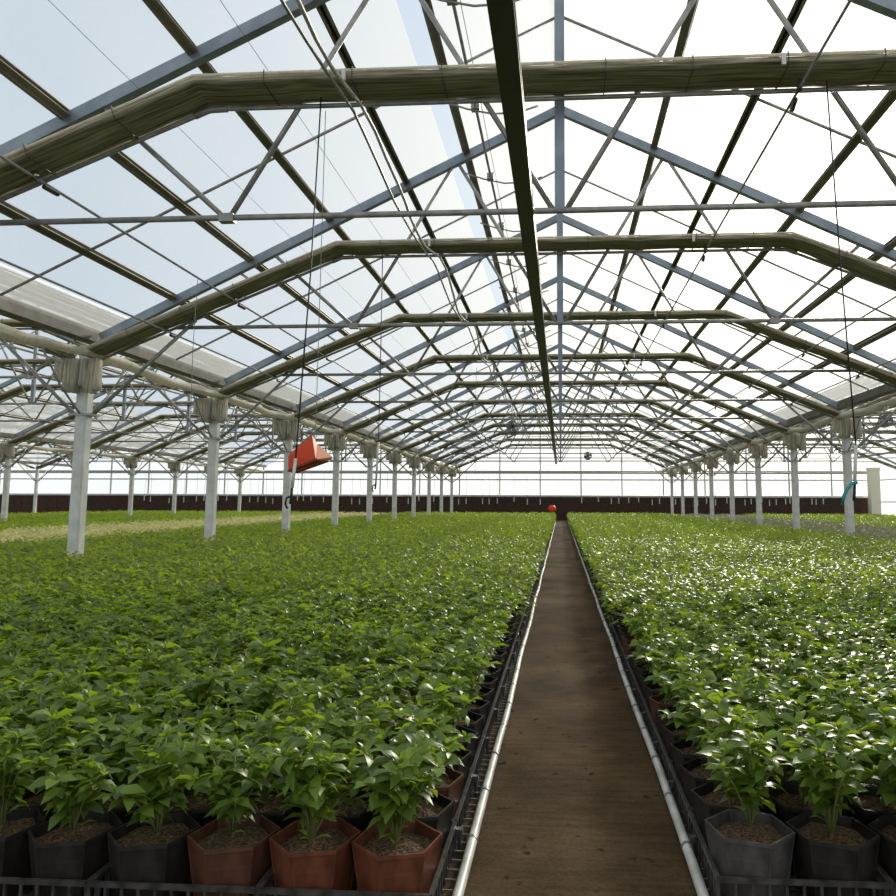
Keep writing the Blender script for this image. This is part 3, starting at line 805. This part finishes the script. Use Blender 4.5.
# ------------------------------------------------------------------ the rest of each bed
POSTS = [(px, FY(k)) for px, k0, _ in ROWS for k in range(k0, 11)]
def bed(name, label, X0, X1, Y0, Y1, mats, skip=None, hmul=1.0, seed=1, edge_pots=None, dens=1.0):
    r = np.random.default_rng(seed); Vn, Vf = [], []; pots = []
    nx = int((X1 - X0) / PITCH); ny = int((Y1 - Y0) / PITCH)
    ii, jj = np.meshgrid(np.arange(nx), np.arange(ny), indexing='ij'); ii, jj = ii.ravel(), jj.ravel()
    X = X0 + PITCH * (ii + .5); Y = Y0 + PITCH * (jj + .5)
    if skip: 
        keep = np.array([not skip(x, y) for x, y in zip(X, Y)]); X, Y = X[keep], Y[keep]
    u, v, zc = project(X, Y, np.full_like(X, .4))
    k = (zc > 1.5) & (u > -60 - 900 / zc) & (u < 956 + 1500 / zc); X, Y = X[k], Y[k]
    for px, py in POSTS:
        k = (abs(X - px) > .15) | (abs(Y - py) > .15); X, Y = X[k], Y[k]
    D = np.hypot(X, Y)
    for lo, hi, nl, sz, T in ((0, 9.5, 92, .074, LT), (9.5, 15, 60, .08, LT), (15, 25, 48, .078, LT2), (25, 99, 32, .09, LT2)):
        k = (D >= lo) & (D < hi); n = int(k.sum())
        if not n: continue
        nl = int(nl * dens)
        x = np.repeat(X[k], nl); y = np.repeat(Y[k], nl); m = len(x)
        hp = np.repeat(r.uniform(.74, 1.16, n), nl)
        a = r.uniform(0, 2 * PI, m); rr = .15 * np.sqrt(r.uniform(0, 1, m)); t = r.uniform(0, 1, m) ** .55
        z = .20 + (.305 * t * (1 - .35 * (rr / .15) ** 2)) * hp * hmul
        low = r.uniform(0, 1, m) < .06; z = np.where(low, r.uniform(.02, .2, m), z)
        pos = np.stack([x + rr * np.cos(a), y + rr * np.sin(a), z], 1)
        V = place_leaves(T, pos, a + r.uniform(-1.2, 1.2, m), r.uniform(-.4, .6, m) + .2 * (t > .85), r.uniform(-.6, .6, m), sz * r.uniform(.75, 1.15, m), r.uniform(.95, 1.3, m))
        (Vn if T is LT else Vf).append(V)
    parts = []
    if Vn: parts.append((np.concatenate(Vn), LF))
    if Vf: parts.append((np.concatenate(Vf), [(0, 1, 2, 3)] if False else [(0, 2, 1), (0, 3, 2)]))
    # one mesh: leaves near and far, then low pots of the two rows next to the path
    vs, vi, lt, mi, base = [], [], [], [], 0
    for V, F in parts:
        n, m, _ = V.shape
        vs.append(V.reshape(-1, 3)); one = np.array([i for f in F for i in f]); tot = np.array([len(f) for f in F])
        vi.append((base + np.arange(n)[:, None] * m + one[None, :]).ravel()); lt.append(np.tile(tot, n)); mi.append(np.zeros(n * len(F), np.int32)); base += n * m
    if edge_pots is not None:
        k = (abs(X - edge_pots) < .36); px, py = X[k], Y[k]
        pv, pf = hex_rings([(R * .76, POTZ), (R, POTZ + PH), (R - .008, POTZ + PH), (R - .012, POTZ + PH - .04)], False, True)
        pv = np.array(pv); ca, sa = math.cos(PI / 12), math.sin(PI / 12); pv = np.stack([pv[:, 0] * ca - pv[:, 1] * sa, pv[:, 0] * sa + pv[:, 1] * ca, pv[:, 2]], 1)
        V = pv[None] + np.stack([px, py, np.zeros_like(px)], 1)[:, None, :]
        n, m, _ = V.shape
        vs.append(V.reshape(-1, 3)); one = np.array([i for f in pf for i in f]); tot = np.array([len(f) for f in pf])
        vi.append((base + np.arange(n)[:, None] * m + one[None, :]).ravel()); lt.append(np.tile(tot, n)); mi.append(np.ones(n * len(pf), np.int32))
    vs = np.concatenate(vs); vi = np.concatenate(vi).astype(np.int32); lt = np.concatenate(lt).astype(np.int32); mi = np.concatenate(mi)
    me = bpy.data.meshes.new(name); me.vertices.add(len(vs)); me.vertices.foreach_set('co', vs.astype(np.float32).ravel())
    me.loops.add(len(vi)); me.loops.foreach_set('vertex_index', vi); me.polygons.add(len(lt))
    me.polygons.foreach_set('loop_start', np.concatenate([[0], np.cumsum(lt)[:-1]]).astype(np.int32)); me.polygons.foreach_set('loop_total', lt)
    for q in mats: me.materials.append(q)
    me.polygons.foreach_set('material_index', mi.astype(np.int32)); me.polygons.foreach_set('use_smooth', mi == 0)
    me.update(calc_edges=True)
    return tag(link(name, me), label, 'plants', None, 'stuff')
def skipL(x, y):
    return (-1, int(math.floor((y - LF0) / PITCH)), int(math.floor((LE - x) / PITCH))) in INDIV
def skipR(x, y):
    return (1, int(math.floor((y - RF0) / PITCH)), int(math.floor((x - RE) / PITCH))) in INDIV
YE = YB - 1.6
nL = int((9.0) / PITCH)
bed('shrub_foliage', 'dense green potted shrubs filling the wide bed under the orange box', LE - nL * PITCH, LE + 1e-6, LF0, YE, [M['leaf_far'], M['pot']], skipL, edge_pots=LE, seed=2)
bed('shrub_foliage', 'dense glossy green potted shrubs filling the sun side bed beside the path', RE, RE + 24 * PITCH + .001, RF0, YE, [M['leaf_far'], M['pot']], skipR, edge_pots=RE, seed=3)
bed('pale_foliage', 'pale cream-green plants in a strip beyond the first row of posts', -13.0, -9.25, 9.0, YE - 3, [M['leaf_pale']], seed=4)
bed('shrub_foliage', 'bright green plants far beyond the pale cream strip', -27.0, -13.2, 14.0, YE, [M['leaf_far']], seed=5)
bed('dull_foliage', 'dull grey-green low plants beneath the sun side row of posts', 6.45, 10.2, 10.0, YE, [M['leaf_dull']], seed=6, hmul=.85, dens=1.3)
bed('shrub_foliage', 'bright green plants between the dull grey strip and the bright side wall', 10.7, 18.4, 15.0, YE, [M['leaf_far']], seed=7)

# ------------------------------------------------------------------ light
SUN = Vector((0.346, 0.986, 0.434)).normalized()
ld = bpy.data.lights.new('sun', 'SUN'); ld.energy = 5.5; ld.angle = math.radians(6.0); ld.color = (1.0, 0.93, 0.8)
so = bpy.data.objects.new('sun', ld); C.objects.link(so); so.rotation_euler = SUN.to_track_quat('Z', 'Y').to_euler()

w = bpy.data.worlds.new('sky'); bpy.context.scene.world = w; w.use_nodes = True
nt = w.node_tree; N = nt.nodes; L = nt.links
bg = N['Background']
tc = N.new('ShaderNodeTexCoord')
dt = N.new('ShaderNodeVectorMath'); dt.operation = 'DOT_PRODUCT'; dt.inputs[1].default_value = SUN
nm = N.new('ShaderNodeVectorMath'); nm.operation = 'NORMALIZE'
L.new(tc.outputs['Generated'], nm.inputs[0]); L.new(nm.outputs[0], dt.inputs[0])
rp = N.new('ShaderNodeValToRGB'); e = rp.color_ramp.elements
e[0].position = 0.35; e[0].color = (0.68, 0.75, 0.83, 1)
e[1].position = 1.0; e[1].color = (3.4, 3.1, 2.6, 1)
for p, c in ((0.5, (0.56, 0.67, 0.80)), (0.62, (0.52, 0.64, 0.78)), (0.78, (0.68, 0.77, 0.87)), (0.88, (0.96, 0.99, 1.0)), (0.95, (1.3, 1.25, 1.14))):
    q = e.new(p); q.color = (*c, 1)
L.new(dt.outputs['Value'], rp.inputs['Fac']); L.new(rp.outputs['Color'], bg.inputs['Color'])
bg.inputs['Strength'].default_value = 1.0

# ------------------------------------------------------------------ camera
cd = bpy.data.cameras.new('camera'); co = bpy.data.objects.new('camera', cd); C.objects.link(co)
cd.sensor_fit = 'HORIZONTAL'; cd.sensor_width = 36; cd.lens = FPX / 896 * 36
cd.shift_x = (448 - PPX) / 896; cd.shift_y = (PPY - 448) / 896
cd.clip_start = .05; cd.clip_end = 300
co.matrix_world = Matrix.Translation((0, 0, H)) @ Matrix.Rotation(YAW, 4, 'Z') @ Matrix.Rotation(PI / 2 + PIT, 4, 'X') @ Matrix.Rotation(ROLL, 4, 'Z')
sc = bpy.context.scene
sc.camera = co
sc.view_settings.view_transform = 'Standard'; sc.view_settings.look = 'None'
sc.view_settings.exposure = 0.1; sc.view_settings.gamma = 1; sc.view_settings.use_curve_mapping = False
sc.cycles.use_denoising = True
sc.cycles.max_bounces = 8; sc.cycles.transparent_max_bounces = 24; sc.cycles.diffuse_bounces = 3; sc.cycles.glossy_bounces = 3; sc.cycles.transmission_bounces = 4
